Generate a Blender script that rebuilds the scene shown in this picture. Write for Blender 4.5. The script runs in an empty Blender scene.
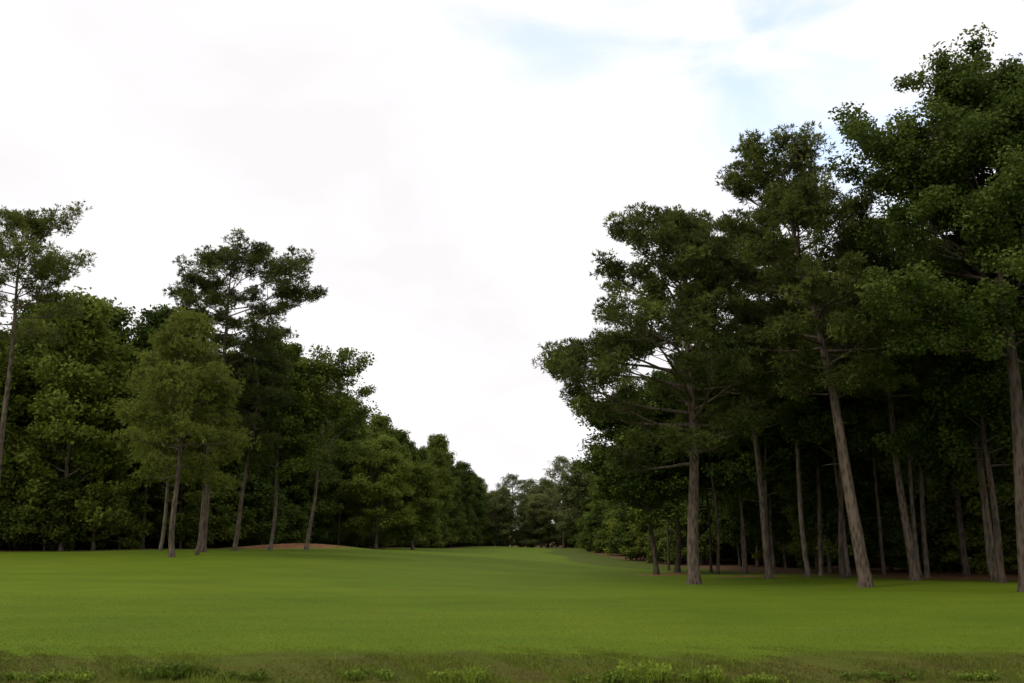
import bpy, math, numpy as np
from mathutils import Vector
sc=bpy.context.scene
try:
    sc.view_settings.view_transform='Standard'; sc.view_settings.look='None'; sc.view_settings.exposure=0
except Exception: pass

# ------------------------------------------------------------ helpers
def sstep(a,b,x):
    t=np.clip((np.asarray(x,float)-a)/(b-a),0,1); return t*t*(3-2*t)
def unit(v): return v/np.maximum(np.linalg.norm(v,axis=-1,keepdims=True),1e-9)

# forest edges (world metres, camera stands near origin looking +Y)
LEFT=np.array([(-90,60),(-60,72),(-44,79),(-32,86),(-24,99),(-20,128),(-15.5,160),(-10.5,192),(-6.5,232),(-7,275)],float)
RIGHT=np.array([(80,40),(44,52),(30,63),(21,76),(15.5,96),(13.5,125),(13,155),(15,200),(17,275)],float)
BACK=np.array([(-30,262),(0,268),(20,262),(60,262)],float)

def poly_dist(P,x,y):
    best=np.full(np.shape(x),1e9); sgn=np.zeros(np.shape(x))
    for a,b in zip(P[:-1],P[1:]):
        d=b-a; L2=d@d
        t=np.clip(((x-a[0])*d[0]+(y-a[1])*d[1])/L2,0,1)
        qx=x-(a[0]+t*d[0]); qy=y-(a[1]+t*d[1])
        dd=np.hypot(qx,qy); s=np.sign(d[0]*qy-d[1]*qx)
        m=dd<best; best=np.where(m,dd,best); sgn=np.where(m,s,sgn)
    return best*sgn
def inside_forest(x,y):
    l=poly_dist(LEFT,x,y)       # positive = left of line
    r=-poly_dist(RIGHT,x,y)
    b=poly_dist(BACK,x,y)
    return np.maximum(np.maximum(l,r),b)

def ground_z(x,y):
    x=np.asarray(x,float); y=np.asarray(y,float)
    wl=1-sstep(-20,12,x)
    z=1.75*sstep(22,92,y)*wl+(1-wl)*1.55*sstep(62,230,y)
    z=z+0.08*np.sin(x*0.11+1.0)*np.sin(y*0.07)*sstep(24,50,y)
    z=z+0.04*np.sin(x*0.35+y*0.21)*sstep(30,50,y)
    z=z+0.55*np.exp(-(((x+21)/7)**2+((y-99)/6)**2))
    z=z+0.35*np.exp(-(((x+4)/7)**2+((y-205)/10)**2))
    z=z+5.0*sstep(12,45,inside_forest(x,y))*sstep(20,50,y)    # land rises behind the woods
    # bank down to the pond, pond bed, and the near bank the camera stands on
    s=19.2+0.25*np.sin(x*0.5)+0.15*np.sin(x*1.3+2)
    z=z-0.12*np.clip(s-y,0,4)-1.6*sstep(0,2.2,s-4-y)
    z=z+1.9*(1-sstep(0.5,4.5,y))
    return z

class B:
    def __init__(s): s.v=[];s.f=[];s.m=[];s.t=[];s.n=0
    def quads(s,V,mat,tint):
        V=V.reshape(-1,3); k=len(V)//4
        s.v.append(V); s.f.append(np.arange(k*4).reshape(k,4)+s.n)
        s.m.append(np.full(k,mat)); s.t.append(np.broadcast_to(tint,(k,)).astype(float)); s.n+=k*4
    def tube(s,P,R,sides=7,mat=0,tint=.5):
        P=np.asarray(P,float); k=len(P); T=unit(np.gradient(P,axis=0))
        ref=np.array([1,0,0.]) if abs(T[0][2])>.6 else np.array([0,0,1.])
        U=unit(np.cross(T,ref)); W=np.cross(T,U)
        a=np.linspace(0,2*math.pi,sides,endpoint=False)
        V=P[:,None]+np.asarray(R)[:,None,None]*(np.cos(a)[None,:,None]*U[:,None]+np.sin(a)[None,:,None]*W[:,None])
        i=np.arange(k-1)[:,None]*sides; j=np.arange(sides)[None]; j2=(j+1)%sides
        F=np.stack([i+j,i+j2,i+sides+j2,i+sides+j],-1).reshape(-1,4)+s.n
        s.v.append(V.reshape(-1,3)); s.f.append(F); s.m.append(np.full(len(F),mat)); s.t.append(np.full(len(F),tint)); s.n+=k*sides
    def mesh(s,name,mats,H=None):
        V=np.concatenate(s.v);F=np.concatenate(s.f);M=np.concatenate(s.m);T=np.concatenate(s.t)
        if H: V[:,2]*=np.where(V[:,2]>0,H/np.percentile(V[:,2],99.97),1)
        me=bpy.data.meshes.new(name)
        me.vertices.add(len(V)); me.vertices.foreach_set('co',V.astype(np.float32).ravel())
        me.loops.add(F.size); me.loops.foreach_set('vertex_index',F.astype(np.int32).ravel())
        me.polygons.add(len(F)); me.polygons.foreach_set('loop_start',(np.arange(len(F))*4).astype(np.int32))
        me.polygons.foreach_set('material_index',M.astype(np.int32))
        me.polygons.foreach_set('use_smooth',(M==0))
        at=me.attributes.new('tint','FLOAT','FACE'); at.data.foreach_set('value',T.astype(np.float32))
        for m in mats: me.materials.append(m)
        me.update(calc_edges=True)
        return me

def leaf_cloud(b,rng,C,R,per,size,flat,mat=1,tb=.5):
    m=len(C); idx=np.repeat(np.arange(m),per); n=len(idx)
    u=unit(rng.normal(size=(n,3))); rad=R[idx]*rng.random(n)**.45
    pos=C[idx]+u*rad[:,None]*np.array([1,1,flat])
    nn=unit(u*.5+rng.normal(size=(n,3))*.6+np.array([0,0,.45]))
    t=unit(np.cross(nn,rng.normal(size=(n,3)))); w=np.cross(nn,t)
    L=size*rng.uniform(.6,1.25,n)[:,None]; W=L*.62
    V=np.stack([pos+t*L/2,pos+w*W/2+t*L*.08,pos-t*L/2,pos-w*W/2+t*L*.08],1)
    ct=rng.normal(0,.18,m)
    b.quads(V,mat,np.clip(tb+ct[idx]+rng.normal(0,.12,n),0,1))
def needle_cloud(b,rng,C,R,tufts,needles,length,width,flat,mat=1,tb=.5):
    m=len(C); idx=np.repeat(np.arange(m),tufts); n=len(idx)
    u=unit(rng.normal(size=(n,3))+np.array([0,0,.25])); rad=R[idx]*rng.random(n)**.5
    tc=C[idx]+u*rad[:,None]*np.array([1,1,flat])
    ax=unit(u*.8+np.array([0,0,.55])+rng.normal(size=(n,3))*.35)
    j=np.repeat(np.arange(n),needles); k=len(j)
    d=unit(ax[j]*.75+rng.normal(size=(k,3))*.6)
    sd=unit(np.cross(d,rng.normal(size=(k,3))))
    L=length*rng.uniform(.7,1.2,k)[:,None]; p=tc[j]
    V=np.stack([p,p+d*L*.5+sd*width/2,p+d*L,p+d*L*.5-sd*width/2],1)
    ct=rng.normal(0,.17,m)
    b.quads(V,mat,np.clip(tb+ct[idx][j]+rng.normal(0,.1,n)[j],0,1))

def grow(rng,p,d,L,n,up,jit):
    P=[np.array(p,float)]; d=np.array(d,float)
    for i in range(n):
        d=unit(d+np.array([0,0,up])/n+rng.normal(size=3)*jit)
        P.append(P[-1]+d*L/n)
    return np.array(P),d

def tree(name,seed,kind,H,cb,R,lean=(0,0),r0=.3,limbs=40,asym=(0,0),per=1.0,mats=None,trunk_bend=.25,shape=None,clump=1.0,drop=0.0,dead=3,tb=.5,flat=None,leaf=.27,q0=None):
    rng=np.random.default_rng(seed); b=B()
    K=18; t=np.linspace(0,1,K)
    ph=rng.uniform(0,6.28,4)
    def wob(k,p): w=np.sin(t*k+p)-np.sin(p); return w-w[-1]*t
    tx=lean[0]*t**1.15+trunk_bend*wob(4.5,ph[0])+.08*wob(11,ph[1])
    ty=lean[1]*t**1.15+trunk_bend*wob(4,ph[2])
    P=np.stack([tx,ty,t*H*.98],1); P[0,2]=-.5
    rad=r0*(1-t)**.75*.92+.02; rad[0]*=1.55
    P=np.insert(P,1,[tx[0],ty[0],.12],axis=0); rad=np.insert(rad,1,r0*1.28)
    P=np.insert(P,2,[tx[0]*.8+P[2,0]*.2,ty[0],.55],axis=0); rad=np.insert(rad,2,r0*1.02)
    b.tube(P,rad,10)
    zs=P[:,2]
    def trunk_at(z): return np.array([np.interp(z,zs,P[:,0]),np.interp(z,zs,P[:,1]),z]), np.interp(z,zs,rad)
    C=[];CR=[]
    az=rng.uniform(0,6.28)
    for i in range(limbs):
        u=(i+rng.uniform(0,1))/limbs
        u=u**.9
        z=cb+(H*.97-cb)*u
        az+=2.4+rng.normal(0,.35)
        if shape: prof=np.interp(u,shape[0],shape[1])*rng.choice([.55,.8,1.0,1.15])
        elif kind=='pine': prof=(math.sin(math.pi*(.16+.80*u)))**.75*rng.choice([.55,.8,1.0,1.1])
        else: prof=(max(0,1-(abs(u-.38)/.66)**2.3))**.6*rng.uniform(.66,1.12)
        L=R*prof*(1+asym[1]*math.cos(az-asym[0]))
        L=max(L,.7)
        el=(math.radians(-6+50*u) if kind=='pine' else math.radians(12+50*u))+rng.normal(0,.13)-drop*(1-u)
        p,tr=trunk_at(z)
        d0=(math.cos(az)*math.cos(el),math.sin(az)*math.cos(el),math.sin(el))
        path,dl=grow(rng,p,d0,L,6,.35 if kind=='pine' else .15,.10)
        lr=min(tr*.6,.015+.018*L)
        b.tube(path,np.linspace(lr,.018,7),5)
        ns=int(3+L*1.3)
        qa=q0 if q0 else (.2 if kind!='pine' else .3)
        for s in range(ns):
            q=rng.uniform(qa,1)
            f=q*6; k=min(int(f),5); bp=path[k]+(path[k+1]-path[k])*(f-k)
            side=unit(np.cross(path[k+1]-path[k],[0,0,1]))*(1 if s%2 else -1)
            sd=unit(side*.9+unit(path[k+1]-path[k])*.6+np.array([0,0,rng.uniform(-.2,.5)])+rng.normal(size=3)*.15)
            sl=(.22+.25*(1-q))*L*rng.uniform(.6,1.3)+.3
            sp,_=grow(rng,bp,sd,sl,3,.3,.1)
            b.tube(sp,np.linspace(.026,.01,4),4)
            C.append(sp[-1]); CR.append(rng.uniform(.5,1.0)*clump)
            if sl>1.3: C.append(sp[2]); CR.append(rng.uniform(.45,.8)*clump)
        C.append(path[-1]); CR.append(rng.uniform(.55,1.0)*clump)
    p,_=trunk_at(H*.97); C.append(p); CR.append(.7*clump)
    C.append(p+np.array([.3,.2,-.7])); CR.append(.9*clump)
    for i in range(dead):
        z=rng.uniform(cb*.5,cb); a=rng.uniform(0,6.28); p,tr=trunk_at(z)
        path,_=grow(rng,p,(math.cos(a),math.sin(a),rng.uniform(-.1,.4)),rng.uniform(.4,1.4),4,.1,.2)
        b.tube(path,np.linspace(.03,.01,5),4)
    C=np.array(C);CR=np.array(CR)
    if kind=='pine':
        needle_cloud(b,rng,C,CR,int(24*per),6,.30,.062,flat or .60,tb=tb)
    else:
        leaf_cloud(b,rng,C,CR*1.12,int(110*per),leaf,flat or .75,tb=tb)
    return b.mesh(name,mats,H)

# ------------------------------------------------------------ materials
def newmat(name):
    m=bpy.data.materials.new(name); m.use_nodes=True; nt=m.node_tree
    for n in list(nt.nodes): nt.nodes.remove(n)
    return m,nt,nt.nodes,nt.links
def ramp(N,stops):
    r=N.new('ShaderNodeValToRGB'); e=r.color_ramp.elements
    while len(e)<len(stops): e.new(.5)
    for x,(p,c) in zip(e,stops): x.position=p; x.color=(*c,1)
    return r
def leafmat(name,dark,mid,light,trans=.3):
    m,nt,N,Lk=newmat(name)
    at=N.new('ShaderNodeAttribute'); at.attribute_name='tint'
    oi=N.new('ShaderNodeObjectInfo')
    ad=N.new('ShaderNodeMath'); ad.operation='MULTIPLY_ADD'; ad.inputs[1].default_value=.6; ad.inputs[2].default_value=-.28
    Lk.new(oi.outputs['Random'],ad.inputs[0])
    a2=N.new('ShaderNodeMath'); a2.operation='ADD'; Lk.new(at.outputs['Fac'],a2.inputs[0]); Lk.new(ad.outputs[0],a2.inputs[1])
    r=ramp(N,[(.1,dark),(.5,mid),(.95,light)]); Lk.new(a2.outputs[0],r.inputs[0])
    p=N.new('ShaderNodeBsdfPrincipled'); p.inputs['Roughness'].default_value=.65; p.inputs['Specular IOR Level'].default_value=.15
    Lk.new(r.outputs[0],p.inputs['Base Color'])
    tr=N.new('ShaderNodeBsdfTranslucent'); Lk.new(r.outputs[0],tr.inputs['Color'])
    mx=N.new('ShaderNodeMixShader'); mx.inputs[0].default_value=trans
    Lk.new(p.outputs[0],mx.inputs[1]); Lk.new(tr.outputs[0],mx.inputs[2])
    o=N.new('ShaderNodeOutputMaterial'); Lk.new(mx.outputs[0],o.inputs[0]); return m
def barkmat(name,c1,c2):
    m,nt,N,Lk=newmat(name)
    tc=N.new('ShaderNodeTexCoord'); mp=N.new('ShaderNodeMapping'); mp.inputs['Scale'].default_value=(1,1,.28)
    Lk.new(tc.outputs['Object'],mp.inputs[0])
    v=N.new('ShaderNodeTexVoronoi'); v.inputs['Scale'].default_value=7; Lk.new(mp.outputs[0],v.inputs['Vector'])
    n=N.new('ShaderNodeTexNoise'); n.inputs['Scale'].default_value=3; n.inputs['Detail'].default_value=6; Lk.new(mp.outputs[0],n.inputs['Vector'])
    mm=N.new('ShaderNodeMath'); mm.operation='MULTIPLY'; Lk.new(v.outputs['Distance'],mm.inputs[0]); Lk.new(n.outputs['Fac'],mm.inputs[1])
    r=ramp(N,[(.05,c2),(.36,c1)]); Lk.new(mm.outputs[0],r.inputs[0])
    p=N.new('ShaderNodeBsdfPrincipled'); p.inputs['Roughness'].default_value=.95; p.inputs['Specular IOR Level'].default_value=.1
    Lk.new(r.outputs[0],p.inputs['Base Color'])
    bp=N.new('ShaderNodeBump'); bp.inputs['Distance'].default_value=.06; bp.inputs['Strength'].default_value=.9; bp.invert=True
    Lk.new(mm.outputs[0],bp.inputs['Height']); Lk.new(bp.outputs[0],p.inputs['Normal'])
    o=N.new('ShaderNodeOutputMaterial'); Lk.new(p.outputs[0],o.inputs[0]); return m

pine_leaf=leafmat('pine_needles',(.036,.050,.011),(.085,.108,.021),(.160,.180,.038),.35)
pine_light=leafmat('young_pine_needles',(.055,.075,.011),(.115,.140,.020),(.18,.20,.034),.36)
broad_leaf=leafmat('broad_leaves',(.030,.056,.008),(.078,.116,.015),(.155,.190,.028),.38)
broad_dark=leafmat('dark_leaves',(.022,.044,.007),(.050,.082,.012),(.100,.135,.022),.36)
broad_light=leafmat('lighter_leaves',(.060,.090,.010),(.13,.168,.020),(.20,.235,.036),.40)
far_leaf_haze=leafmat('hazed_far_leaves',(.07,.090,.027),(.135,.155,.048),(.19,.205,.068),.36)  # distance haze painted into the leaf colour: paler greens for the far trees
bark=barkmat('pine_bark',(.130,.100,.075),(.036,.028,.022))
bark_pale=barkmat('pale_bark',(.165,.135,.105),(.060,.048,.038))
bark_dark=barkmat('dark_bark',(.090,.070,.053),(.030,.023,.018))

def put(name,me,x,y,rot=0,s=1,parent=None,dz=-.05,sz=None):
    o=bpy.data.objects.new(name,me); sc.collection.objects.link(o)
    o.location=(x,y,float(ground_z(x,y))+dz); o.rotation_euler=(0,0,rot); o.scale=(s,s,s*(sz or 1))
    if parent: o.parent=parent
    return o

# ------------------------------------------------------------ ground
def axis(parts):
    out=[]
    for a,b,s in parts: out+=list(np.arange(a,b,s))
    return np.array(sorted(set(np.round(out,4))))
gx=axis([(-3000,-400,200),(-400,-110,15),(-110,-40,2.5),(-40,40,.7),(40,110,2.5),(110,400,15),(400,3001,200)])
gy=axis([(-600,-20,40),(-20,0,2),(0,26,.4),(26,120,.8),(120,300,2),(300,500,15),(500,4001,250)])
X,Y=np.meshgrid(gx,gy); Z=ground_z(X,Y)
nx,ny=len(gx),len(gy)
i=(np.arange(ny-1)[:,None]*nx+np.arange(nx-1)[None]).ravel()
F=np.stack([i,i+1,i+nx+1,i+nx],1)
me=bpy.data.meshes.new('ground')
me.vertices.add(nx*ny); me.vertices.foreach_set('co',np.stack([X,Y,Z],-1).astype(np.float32).ravel())
me.loops.add(F.size); me.loops.foreach_set('vertex_index',F.astype(np.int32).ravel())
me.polygons.add(len(F)); me.polygons.foreach_set('loop_start',(np.arange(len(F))*4).astype(np.int32))
me.polygons.foreach_set('use_smooth',np.ones(len(F),bool))
D=inside_forest(X,Y)
fo=sstep(-3,2.0,D)
bank=1-sstep(18.4,21.4,Y+.6*np.sin(X*.6)+.4*np.sin(X*1.7)+.3*np.sin(X*3.1+1))
def spot(cx,cy,rx,ry): return np.exp(-(((X-cx)/rx)**2+((Y-cy)/ry)**2))
straw=1.0*spot(-21,96,6,6)+spot(10.6,74,2.0,1.4)+.9*spot(16,69.5,2.5,1.5)+.8*spot(29,66,7,5)+.7*spot(13,78,2,3)
straw=np.clip(straw,0,1)
rough=sstep(-9,-3,D+1.5*np.sin(X*.2)+1.2*np.sin(Y*.13))
for nm,arr in (('forest',fo),('bank',bank),('straw',straw),('rough',rough)):
    a=me.attributes.new(nm,'FLOAT','POINT'); a.data.foreach_set('value',arr.astype(np.float32).ravel())
me.update(calc_edges=True)
m,nt,N,Lk=newmat('fairway_grass')
tc=N.new('ShaderNodeTexCoord')
def noise(scale,detail=5,rough=.6,vec=None,mscale=None):
    n=N.new('ShaderNodeTexNoise'); n.inputs['Scale'].default_value=scale; n.inputs['Detail'].default_value=detail; n.inputs['Roughness'].default_value=rough
    src=tc.outputs['Object']
    if mscale:
        mp=N.new('ShaderNodeMapping'); mp.inputs['Scale'].default_value=mscale; Lk.new(src,mp.inputs[0]); src=mp.outputs[0]
    Lk.new(src,n.inputs['Vector']); return n
def mix(a,b,f,mode='MIX',fv=None):
    x=N.new('ShaderNodeMix'); x.data_type='RGBA'; x.blend_type=mode
    for s,k in ((a,6),(b,7)):
        if isinstance(s,tuple): x.inputs[k].default_value=(*s,1)
        else: Lk.new(s,x.inputs[k])
    if fv is not None: x.inputs[0].default_value=fv
    else: Lk.new(f,x.inputs[0])
    return x.outputs[2]
def attr(n):
    a=N.new('ShaderNodeAttribute'); a.attribute_name=n; return a.outputs['Fac']
def maskn(at,nz,amt=.5):
    a=N.new('ShaderNodeMath'); a.operation='MULTIPLY_ADD'; Lk.new(nz,a.inputs[0]); a.inputs[1].default_value=amt*2; a.inputs[2].default_value=-amt
    b=N.new('ShaderNodeMath'); b.operation='ADD'; Lk.new(at,b.inputs[0]); Lk.new(a.outputs[0],b.inputs[1])
    c=N.new('ShaderNodeMapRange'); c.interpolation_type='SMOOTHSTEP'; c.inputs[1].default_value=.3; c.inputs[2].default_value=.7; Lk.new(b.outputs[0],c.inputs[0]); return c.outputs[0]
big=noise(.06,4); med=noise(.5,5,mscale=(.5,1,1)); fine=noise(14,4,.7); streak=noise(.35,3,mscale=(.3,.9,1))
g1=ramp(N,[(.3,(.078,.126,.008)),(.7,(.112,.160,.011))]); Lk.new(big.outputs['Fac'],g1.inputs[0])
g2=ramp(N,[(.3,(.84,.89,.87)),(.7,(1.14,1.09,1.06))]); Lk.new(med.outputs['Fac'],g2.inputs[0])
g3=ramp(N,[(.3,(.70,.75,.7)),(.72,(1.30,1.23,1.2))]); Lk.new(fine.outputs['Fac'],g3.inputs[0])
g4=ramp(N,[(.35,(.94,.96,.96)),(.65,(1.06,1.04,1.0))]); Lk.new(streak.outputs['Fac'],g4.inputs[0])
c=mix(g1.outputs[0],g2.outputs[0],None,'MULTIPLY',1); c=mix(c,g3.outputs[0],None,'MULTIPLY',.8); c=mix(c,g4.outputs[0],None,'MULTIPLY',1)
# dry and thin patches in the turf
dn=noise(.22,7,.65,mscale=(.6,1,1)); dm=N.new('ShaderNodeMapRange'); dm.inputs[1].default_value=.56; dm.inputs[2].default_value=.72; dm.inputs[4].default_value=.5; Lk.new(dn.outputs['Fac'],dm.inputs[0])
c=mix(c,(.125,.138,.018),dm.outputs[0])
fl=noise(1.2,6,.7)
rr=ramp(N,[(.3,(.045,.070,.010)),(.55,(.075,.100,.012)),(.72,(.125,.100,.035))]); Lk.new(fl.outputs['Fac'],rr.inputs[0])
c=mix(c,rr.outputs[0],maskn(attr('rough'),fl.outputs['Fac'],.4))
fr=ramp(N,[(.3,(.045,.034,.016)),(.5,(.15,.085,.048)),(.7,(.06,.06,.018))]); Lk.new(fl.outputs['Fac'],fr.inputs[0])
c=mix(c,fr.outputs[0],maskn(attr('forest'),fl.outputs['Fac'],.45))
st=ramp(N,[(.35,(.10,.055,.024)),(.6,(.27,.13,.062))]); Lk.new(fl.outputs['Fac'],st.inputs[0])
c=mix(c,st.outputs[0],maskn(attr('straw'),fl.outputs['Fac'],.5))
bn=noise(.9,6,.7,mscale=(.4,1,1)); br=ramp(N,[(.3,(.070,.050,.018)),(.46,(.080,.088,.014)),(.7,(.062,.088,.010))]); Lk.new(bn.outputs['Fac'],br.inputs[0])
c=mix(c,br.outputs[0],maskn(attr('bank'),bn.outputs['Fac'],.6))
p=N.new('ShaderNodeBsdfPrincipled'); p.inputs['Roughness'].default_value=.9; p.inputs['Specular IOR Level'].default_value=.05
Lk.new(c,p.inputs['Base Color'])
bp=N.new('ShaderNodeBump'); bp.inputs['Distance'].default_value=.04; bp.inputs['Strength'].default_value=.7; Lk.new(fine.outputs['Fac'],bp.inputs['Height']); Lk.new(bp.outputs[0],p.inputs['Normal'])
o=N.new('ShaderNodeOutputMaterial'); Lk.new(p.outputs[0],o.inputs[0])
me.materials.append(m)
g=bpy.data.objects.new('ground',me); sc.collection.objects.link(g)

# pond in front of the bank (below the picture)
me=bpy.data.meshes.new('pond'); me.from_pydata([(-60,2,-1.25),(60,2,-1.25),(60,15.3,-1.25),(-60,15.3,-1.25)],[],[(0,1,2,3)])
m,nt,N,Lk=newmat('water'); p=N.new('ShaderNodeBsdfPrincipled'); p.inputs['Base Color'].default_value=(.02,.025,.015,1); p.inputs['Roughness'].default_value=.05
n=N.new('ShaderNodeTexNoise'); n.inputs['Scale'].default_value=3; bp=N.new('ShaderNodeBump'); bp.inputs['Strength'].default_value=.15; Lk.new(n.outputs['Fac'],bp.inputs['Height']); Lk.new(bp.outputs[0],p.inputs['Normal'])
o=N.new('ShaderNodeOutputMaterial'); Lk.new(p.outputs[0],o.inputs[0]); me.materials.append(m)
sc.collection.objects.link(bpy.data.objects.new('pond',me))

# ------------------------------------------------------------ grass on the bank, weeds
def blades(rng,x,y,h,w,lean=.45,base=None):
    n=len(x); z=ground_z(x,y) if base is None else base
    a=rng.uniform(0,6.28,n); s=np.stack([np.cos(a),np.sin(a),np.zeros(n)],1)
    l=rng.normal(size=(n,3))*lean; l[:,2]=0
    p=np.stack([x,y,z-.01],1); up=np.array([0,0,1.])
    h=h[:,None]; w=w[:,None]
    mid=p+up*h*.55+l*h*.35; tip=p+up*h*.95+l*h
    return np.stack([p,mid+s*w/2,tip,mid-s*w/2],1)
grass_m=leafmat('grass_blades',(.10,.062,.024),(.100,.115,.017),(.165,.21,.024),.35)
weed_m=leafmat('weed_leaves',(.07,.11,.012),(.13,.19,.02),(.22,.29,.03),.35)
rng=np.random.default_rng(5)
b=B()
n=130000
x=rng.uniform(-15,15,n); y=15.2+6.3*rng.random(n)**.8
pat=.5+.5*np.sin(x*.9+np.sin(y*2))*np.sin(x*2.3+y*1.1)+.25*np.sin(x*5.1+y*3)+.2*np.sin(x*11+y*7)
edge=19.5+.5*np.sin(x*.6+1)+.35*np.sin(x*1.7)+.25*np.sin(x*4.1)
h=(.03+.20*np.clip(pat,0,1)**1.8*rng.random(n))*(1-.8*sstep(-1.2,.8,y-edge))
h*=np.where(rng.random(n)<.03,1.8,1)
tn=.47+.42*(pat-.4)+rng.normal(0,.17,n)-.35*np.exp(-((x-6)/2.5)**2)-.22*np.exp(-((x+10)/3)**2)-.15*np.exp(-((x+3)/1)**2)
tn=np.clip(tn+.25*sstep(-.5,.8,y-edge),0,1)
b.quads(blades(rng,x,y,h,rng.uniform(.008,.02,n)),1,tn)
me=b.mesh('grass',[grass_m,grass_m]); sc.collection.objects.link(bpy.data.objects.new('grass',me))
# turf blades across the near fairway
b=B(); n=150000
y=19.6+20*rng.random(n)**1.3; x=rng.uniform(-1,1,n)*(y*.58+1)
h=rng.uniform(.015,.04,n)*(1+1.0*(rng.random(n)<.02))
tn=np.clip(.5+rng.normal(0,.17,n),0,1)
b.quads(blades(rng,x,y,h,rng.uniform(.006,.014,n)),1,tn)
turf_m=leafmat('turf_blades',(.080,.108,.012),(.108,.160,.012),(.145,.205,.018),.3)
me=b.mesh('fairway_turf',[turf_m,turf_m]); sc.collection.objects.link(bpy.data.objects.new('fairway_turf',me))
def weed(seed,n,R,H,tb):
    rng=np.random.default_rng(seed); b=B()
    sub=9; cx=rng.normal(0,R*.8,sub); cy=rng.normal(0,R*.3,sub); ch=rng.uniform(.35,1,sub)
    j=rng.integers(0,sub,n); r=.14*rng.random(n)**.6; a=rng.uniform(0,6.28,n)
    x=cx[j]+r*np.cos(a); y=cy[j]+r*np.sin(a); h=H*ch[j]*(1-1.8*r)*rng.uniform(.5,1.1,n)
    b.quads(blades(rng,x,y,h,rng.uniform(.012,.028,n),.4,np.zeros(n)),1,np.clip(tb+rng.normal(0,.15,n),0,1))
    k=n//4; C=np.stack([x[:k],y[:k],h[:k]*.85],1)
    leaf_cloud(b,rng,C,np.full(k,.06),3,.07,1,tb=tb)
    return b.mesh('weed_plant',[weed_m,weed_m])
for k,(wx,wy,R,H,tb) in enumerate([(-6.15,18.0,.40,.38,.2),(-5.6,17.9,.3,.3,.25),(2.35,17.8,.5,.42,.65),(2.9,17.7,.5,.34,.7),(-1.0,17.6,.35,.34,.55),(-7.6,17.7,.3,.2,.4),(1.5,17.6,.4,.26,.6),(6.2,17.7,.5,.16,.3),(4.3,17.7,.5,.2,.5),(-8.6,17.7,.4,.2,.4),(-4.6,17.6,.3,.18,.4),(-2.4,17.6,.35,.2,.5),(8.2,17.7,.4,.18,.4)]):
    o=bpy.data.objects.new('weed_plant',weed(50+k,380,R,H,tb)); sc.collection.objects.link(o); o.location=(wx,wy,float(ground_z(wx,wy)))

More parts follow.
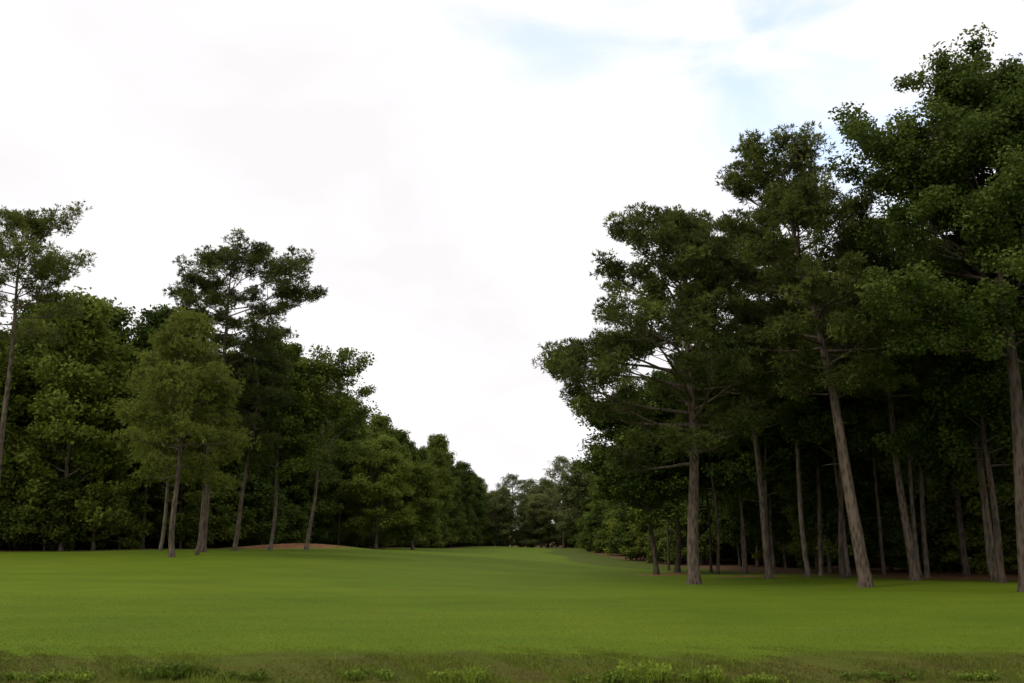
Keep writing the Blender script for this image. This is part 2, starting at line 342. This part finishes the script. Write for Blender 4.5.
# ------------------------------------------------------------ individual trees
PM=[bark,pine_leaf]; PL=[bark,pine_light]; BM=[bark_dark,broad_leaf]; BL=[bark_pale,broad_light]; BP=[bark_pale,broad_leaf]; BD=[bark_dark,broad_dark]
PI=math.pi
SA=([0,.1,.22,.45,.65,.85,1],[.6,.9,1.0,.86,.64,.42,.15])
SB=([0,.15,.4,.65,.85,1],[.6,.9,.9,.92,.68,.28])
SC=([0,.2,.5,.75,.9,1],[.6,.9,1.0,.78,.5,.22])
SL2=([0,.2,.5,.8,1],[.5,.85,1,.85,.35])
HP=dict(q0=.5,clump=.82)
H=[ # name kind x y H cb R lean r0 limbs asym per mats extra
 ('pine_tree','pine',10.15,57,22.3,6.9,6.1,(-.1,0),.36,72,(PI,.38),1.05,PM,dict(shape=SA,**HP)),
 ('pine_tree','pine',18.3,53,25.0,10.2,5.4,(-3.0,.5),.35,62,(PI,.1),1.1,PM,dict(shape=SB,**HP)),
 ('oak_tree','broad',23.7,47,27.6,12.0,7.2,(.9,0),.40,74,(PI,.06),1.45,BD,dict(shape=SC,leaf=.22)),
 ('pine_tree','pine',23.6,60,22.5,10.5,4.8,(-.8,0),.25,40,(0,0),1.0,PM,{}),
 ('pine_tree','pine',16.6,66,24.6,10.0,4.9,(-2.2,0),.24,48,(PI,.1),1.05,PM,dict(shape=SB,**HP)),
 ('oak_tree','broad',10.6,75,14.0,4.8,4.6,(-1.0,0),.20,42,(PI,.3),1.0,BM,{}),
 ('oak_tree','broad',12.8,79,16,5.4,4.6,(0,0),.22,40,(0,0),1.0,BM,{}),
 ('pine_tree','pine',19.7,68,23,10,4.6,(-.8,0),.17,36,(0,0),1.0,[bark_pale,pine_leaf],{}),
 ('sweetgum_tree','broad',21.0,65,20,8.0,4.5,(.2,0),.17,40,(0,0),1.0,BD,{}),
 ('sweetgum_tree','broad',26.8,56,20,7.0,4.8,(0,0),.20,42,(0,0),1.0,BD,{}),
 ('sweetgum_tree','broad',30.0,53,24,8.0,5.2,(0,0),.24,46,(0,0),1.0,BD,{}),
 ('sweetgum_tree','broad',18.0,72,17,6.0,4.0,(.5,0),.13,34,(0,0),1.0,BP,{}),
 ('sweetgum_tree','broad',14.9,74,17,6.5,3.8,(-.4,0),.12,32,(0,0),1.0,BM,{}),
 # left side
 ('pine_tree','pine',-36.6,71,26.2,16,4.4,(.2,0),.25,32,(0,.1),.95,PM,dict(shape=SL2,tb=.45,clump=.9)),
 ('pine_tree','pine',-22.9,75,24.0,14.2,5.1,(1.0,0),.33,42,(0,.2),1.0,PM,dict(shape=SL2,tb=.45,**HP)),
 ('young_pine_tree','pine',-22.4,67,16.8,5.6,3.7,(.1,0),.19,46,(0,0),.9,PL,dict(shape=SA)),
 ('young_pine_tree','pine',-21.5,69.5,13.5,5.0,2.6,(.1,0),.12,34,(0,0),.9,PL,{}),
 ('pine_tree','pine',-21.8,80,17.5,7.5,3.4,(1.3,0),.19,34,(0,0),1.0,PM,{}),
 ('sweetgum_tree','broad',-20.2,85,18.2,6.5,4.0,(0,0),.15,38,(0,0),1.0,BP,{}),
 ('oak_tree','broad',-17.8,88,18.0,6.5,4.4,(.9,0),.17,30,(0,.2),.65,BP,{}),
 ('sweetgum_tree','broad',-27.3,79,17,6.0,3.8,(.3,0),.14,36,(0,0),1.0,BP,{}),
 ('young_oak_tree','broad',-12.3,126,11.0,.9,4.4,(0,0),.2,46,(0,0),1.0,BL,dict(tb=.6)),
 ('young_oak_tree','broad',-16.2,121,13.5,1.2,4.4,(0,0),.2,46,(0,0),1.0,BL,{}),
]
for k,(nm,kind,x,y,h,cb,R,lean,r0,lb,asym,per,mats,ex) in enumerate(H):
    me=tree(nm,100+k,kind,h,cb,R,lean,r0,lb,asym,per,mats,trunk_bend=.16,**ex)
    put(nm,me,x,y)
# slender trees at the edge of the right-hand wood
slim=[tree('slender_tree',61,'broad',17,8,3.2,(.6,0),.12,28,mats=BD,per=.8),
      tree('slender_tree',62,'broad',18,9,3.0,(-.5,.3),.15,28,mats=[bark_pale,broad_dark],per=.8),
      tree('slender_tree',63,'pine',20,11,3.2,(.3,0),.16,26,mats=PM,per=.8)]
for k,(x,y,s) in enumerate([(15.6,80,.9),(17.6,77,1.0),(21.8,72,1.05),(24.6,67.5,1.0),(22.9,69.5,.95),(26.4,65,1.05),(19.4,75.5,1.0),(28.9,61.5,1.0),(24.9,62.5,.9),(13.2,86,.85),(31,58,1.0),(27.9,59.0,.95)]):
    put('slender_tree',slim[k%3],x,y,k*1.7,s)

# ------------------------------------------------------------ forest masses (instanced trees)
arch=[tree('forest_tree_a',1,'broad',20,3.6,4.4,(.4,0),.20,52,mats=BM,clump=1.1,per=.55,leaf=.34),
      tree('forest_tree_b',2,'broad',18,2.3,4.0,(0,.4),.18,50,mats=BM,clump=1.1,per=.55,leaf=.34),
      tree('forest_tree_c',3,'broad',21,6.0,4.0,(-.5,0),.19,46,mats=BP,clump=1.05,per=.55,leaf=.34),
      tree('forest_tree_d',4,'broad',17,1.6,3.8,(0,0),.16,48,mats=BL,clump=1.05,per=.55,leaf=.34),
      tree('forest_pine',5,'pine',23,10,4.0,(.4,0),.2,38,mats=PM,per=.65)]
def shrub(nm,seed,h,R,mats): return tree(nm,seed,'broad',h,.2,R,(.2,0),.06,28,mats=mats,clump=.95,per=.5,dead=0,leaf=.34,drop=.25)
shr=[shrub('understory_a',11,6.5,2.8,BM),shrub('understory_b',12,5,2.6,BM),shrub('understory_c',13,8,3.0,BL)]
far=[tree('far_tree_a',21,'broad',16,1.0,4.8,(0,0),.2,42,mats=[bark_dark,far_leaf_haze],clump=1.3,per=.4,leaf=.40),
     tree('far_tree_b',22,'broad',14,.6,5.0,(0,0),.2,40,mats=[bark_pale,far_leaf_haze],clump=1.3,per=.4,leaf=.40),
     tree('far_pine',23,'pine',18,6,4.2,(0,0),.2,34,mats=[bark_dark,far_leaf_haze],per=.6)]
rng=np.random.default_rng(77)
def along(Pl,step):
    out=[]
    for a,bb in zip(Pl[:-1],Pl[1:]):
        L=np.linalg.norm(bb-a); n=max(1,int(round(L/step)))
        d=(bb-a)/L
        for k in range(n): out.append((a+d*L*(k+.5)/n,np.array([-d[1],d[0]])))
    return out
def empty(nm):
    e=bpy.data.objects.new(nm,None); sc.collection.objects.link(e); return e
def belt(Pl,side,rows,step,meshes,weights,parent,smin,smax,nm,keep=None,scl=None):
    for off in rows:
        for p,nrm in along(Pl,step):
            q=p+nrm*side*(off+rng.normal(0,1.2))+rng.normal(0,step*.22,2)
            if inside_forest(q[0],q[1])<.3: continue
            k=rng.choice(len(meshes),p=weights); s=rng.uniform(smin,smax); ro=rng.uniform(0,6.28); sz=rng.uniform(.92,1.1)
            if abs(q[0])>.55*q[1]+18: continue
            if keep and not keep(q[0],q[1]): continue
            if scl: s*=scl(q[0],q[1])
            put(nm,meshes[k],q[0],q[1],ro,s,parent,sz=sz)
fl_=empty('forest_trees'); fr_=empty('forest_trees')
nomound=lambda x,y: not(-26<x<-15 and 89<y<100)
sl=lambda x,y: float(np.interp(y,[60,80,92,110,160,230],[1.32,1.26,1.08,.92,.86,.86]))
sr=lambda x,y: float(np.interp(y,[40,70,90,110,150,230],[1.12,1.04,.80,.68,.66,.72]))
belt(LEFT,1,[2.5,9,16],5.2,arch,[.24,.2,.2,.22,.14],fl_,.80,1.12,'forest_tree',scl=sl)
belt(LEFT,1,[1.5,7,15,22],4.2,shr,[.35,.35,.3],fl_,.7,1.15,'understory_shrub',keep=nomound)
belt(RIGHT,-1,[3.5,10,17],5.2,arch,[.26,.18,.28,.1,.18],fr_,.80,1.12,'forest_tree',scl=sr)
belt(RIGHT,-1,[10,17,24],4.2,shr,[.35,.4,.25],fr_,.7,1.15,'understory_shrub')
far_edge=RIGHT[4:]
belt(far_edge,-1,[1.5],4,shr,[.3,.3,.4],fr_,.7,1.1,'understory_shrub')
d_=empty('distant_trees')
belt(BACK,1,[1,8],6,far,[.4,.35,.25],d_,.85,1.15,'distant_tree')
belt(BACK,1,[-1,5],4.5,[shr[1],shr[2]],[.4,.6],d_,.8,1.3,'distant_shrub')
for k,(x,y,s) in enumerate(((-2,240,.9),(5,250,.95),(12,236,1.2),(15.5,222,1.2),(-4.5,252,1.0),(0,258,1.05),(9,254,1.1),(7,246,.95))):
    put('distant_tree',far[k%3],x,y,x,s,d_)

# ------------------------------------------------------------ camera
cam=bpy.data.cameras.new('camera'); co=bpy.data.objects.new('camera',cam); sc.collection.objects.link(co); sc.camera=co
cam.lens=35; cam.sensor_width=36; cam.clip_end=8000; cam.clip_start=.1
co.location=(0,0,2.05); co.rotation_euler=(math.radians(90+11.6),0,0)

# ------------------------------------------------------------ light
EL,AZ=42,-120   # sun: from the left, a little behind the camera, behind thin cloud
s=bpy.data.lights.new('sun','SUN'); so=bpy.data.objects.new('sun',s); sc.collection.objects.link(so)
s.energy=1.25; s.angle=math.radians(18); s.color=(1,.91,.77)
d=Vector((math.sin(math.radians(AZ))*math.cos(math.radians(EL)),math.cos(math.radians(AZ))*math.cos(math.radians(EL)),math.sin(math.radians(EL))))
so.rotation_euler=d.to_track_quat('Z','Y').to_euler()
w=bpy.data.worlds.new('World'); sc.world=w; w.use_nodes=True; nt=w.node_tree; N=nt.nodes; Lk=nt.links
for n in list(N): N.remove(n)
sky=N.new('ShaderNodeTexSky'); sky.sky_type='NISHITA'; sky.sun_disc=False; sky.sun_elevation=math.radians(EL); sky.sun_rotation=math.radians(AZ)
skb=N.new('ShaderNodeVectorMath'); skb.operation='SCALE'; skb.inputs[3].default_value=3.9; Lk.new(sky.outputs[0],skb.inputs[0])
tc=N.new('ShaderNodeTexCoord')
mp=N.new('ShaderNodeMapping'); mp.inputs['Scale'].default_value=(1,1,2.2); mp.inputs['Location'].default_value=(.3,.1,.2); Lk.new(tc.outputs['Generated'],mp.inputs[0])
n1=N.new('ShaderNodeTexNoise'); n1.inputs['Scale'].default_value=2.6; n1.inputs['Detail'].default_value=6; n1.inputs['Roughness'].default_value=.5; n1.inputs['Distortion'].default_value=.4; Lk.new(mp.outputs[0],n1.inputs['Vector'])
n2=N.new('ShaderNodeTexNoise'); n2.inputs['Scale'].default_value=5; n2.inputs['Detail'].default_value=7; n2.inputs['Distortion'].default_value=.6; Lk.new(mp.outputs[0],n2.inputs['Vector'])
cr=ramp(N,[(.36,(.885,.86,.88)),(.58,(1,.985,.99))]); Lk.new(n1.outputs['Fac'],cr.inputs[0])
sc10=N.new('ShaderNodeVectorMath'); sc10.operation='SCALE'; sc10.inputs[3].default_value=11.1; Lk.new(cr.outputs[0],sc10.inputs[0])
def dirmask(v,a,bm):
    dp=N.new('ShaderNodeVectorMath'); dp.operation='DOT_PRODUCT'; dp.inputs[1].default_value=Vector(v).normalized(); Lk.new(tc.outputs['Generated'],dp.inputs[0])
    mr=N.new('ShaderNodeMapRange'); mr.interpolation_type='SMOOTHSTEP'; mr.inputs[1].default_value=a; mr.inputs[2].default_value=bm; Lk.new(dp.outputs['Value'],mr.inputs[0]); return mr.outputs[0]
m1=dirmask((.30,.82,.52),.955,.995); m2=dirmask((.05,.85,.56),.985,.999)
mxx=N.new('ShaderNodeMath'); mxx.operation='MAXIMUM'; Lk.new(m1,mxx.inputs[0]); Lk.new(m2,mxx.inputs[1])
nr=N.new('ShaderNodeMapRange'); nr.inputs[1].default_value=.36; nr.inputs[2].default_value=.66; nr.interpolation_type='SMOOTHSTEP'; Lk.new(n2.outputs['Fac'],nr.inputs[0])
fm=N.new('ShaderNodeMath'); fm.operation='MULTIPLY'; Lk.new(mxx.outputs[0],fm.inputs[0]); Lk.new(nr.outputs[0],fm.inputs[1])
fs=N.new('ShaderNodeMath'); fs.operation='MULTIPLY'; Lk.new(fm.outputs[0],fs.inputs[0]); fs.inputs[1].default_value=.6
mx=N.new('ShaderNodeMix'); mx.data_type='RGBA'; Lk.new(fs.outputs[0],mx.inputs[0]); Lk.new(sc10.outputs[0],mx.inputs[6]); Lk.new(skb.outputs[0],mx.inputs[7])
bg=N.new('ShaderNodeBackground'); bg.inputs['Strength'].default_value=.1; Lk.new(mx.outputs[2],bg.inputs[0])
ow=N.new('ShaderNodeOutputWorld'); Lk.new(bg.outputs[0],ow.inputs[0])
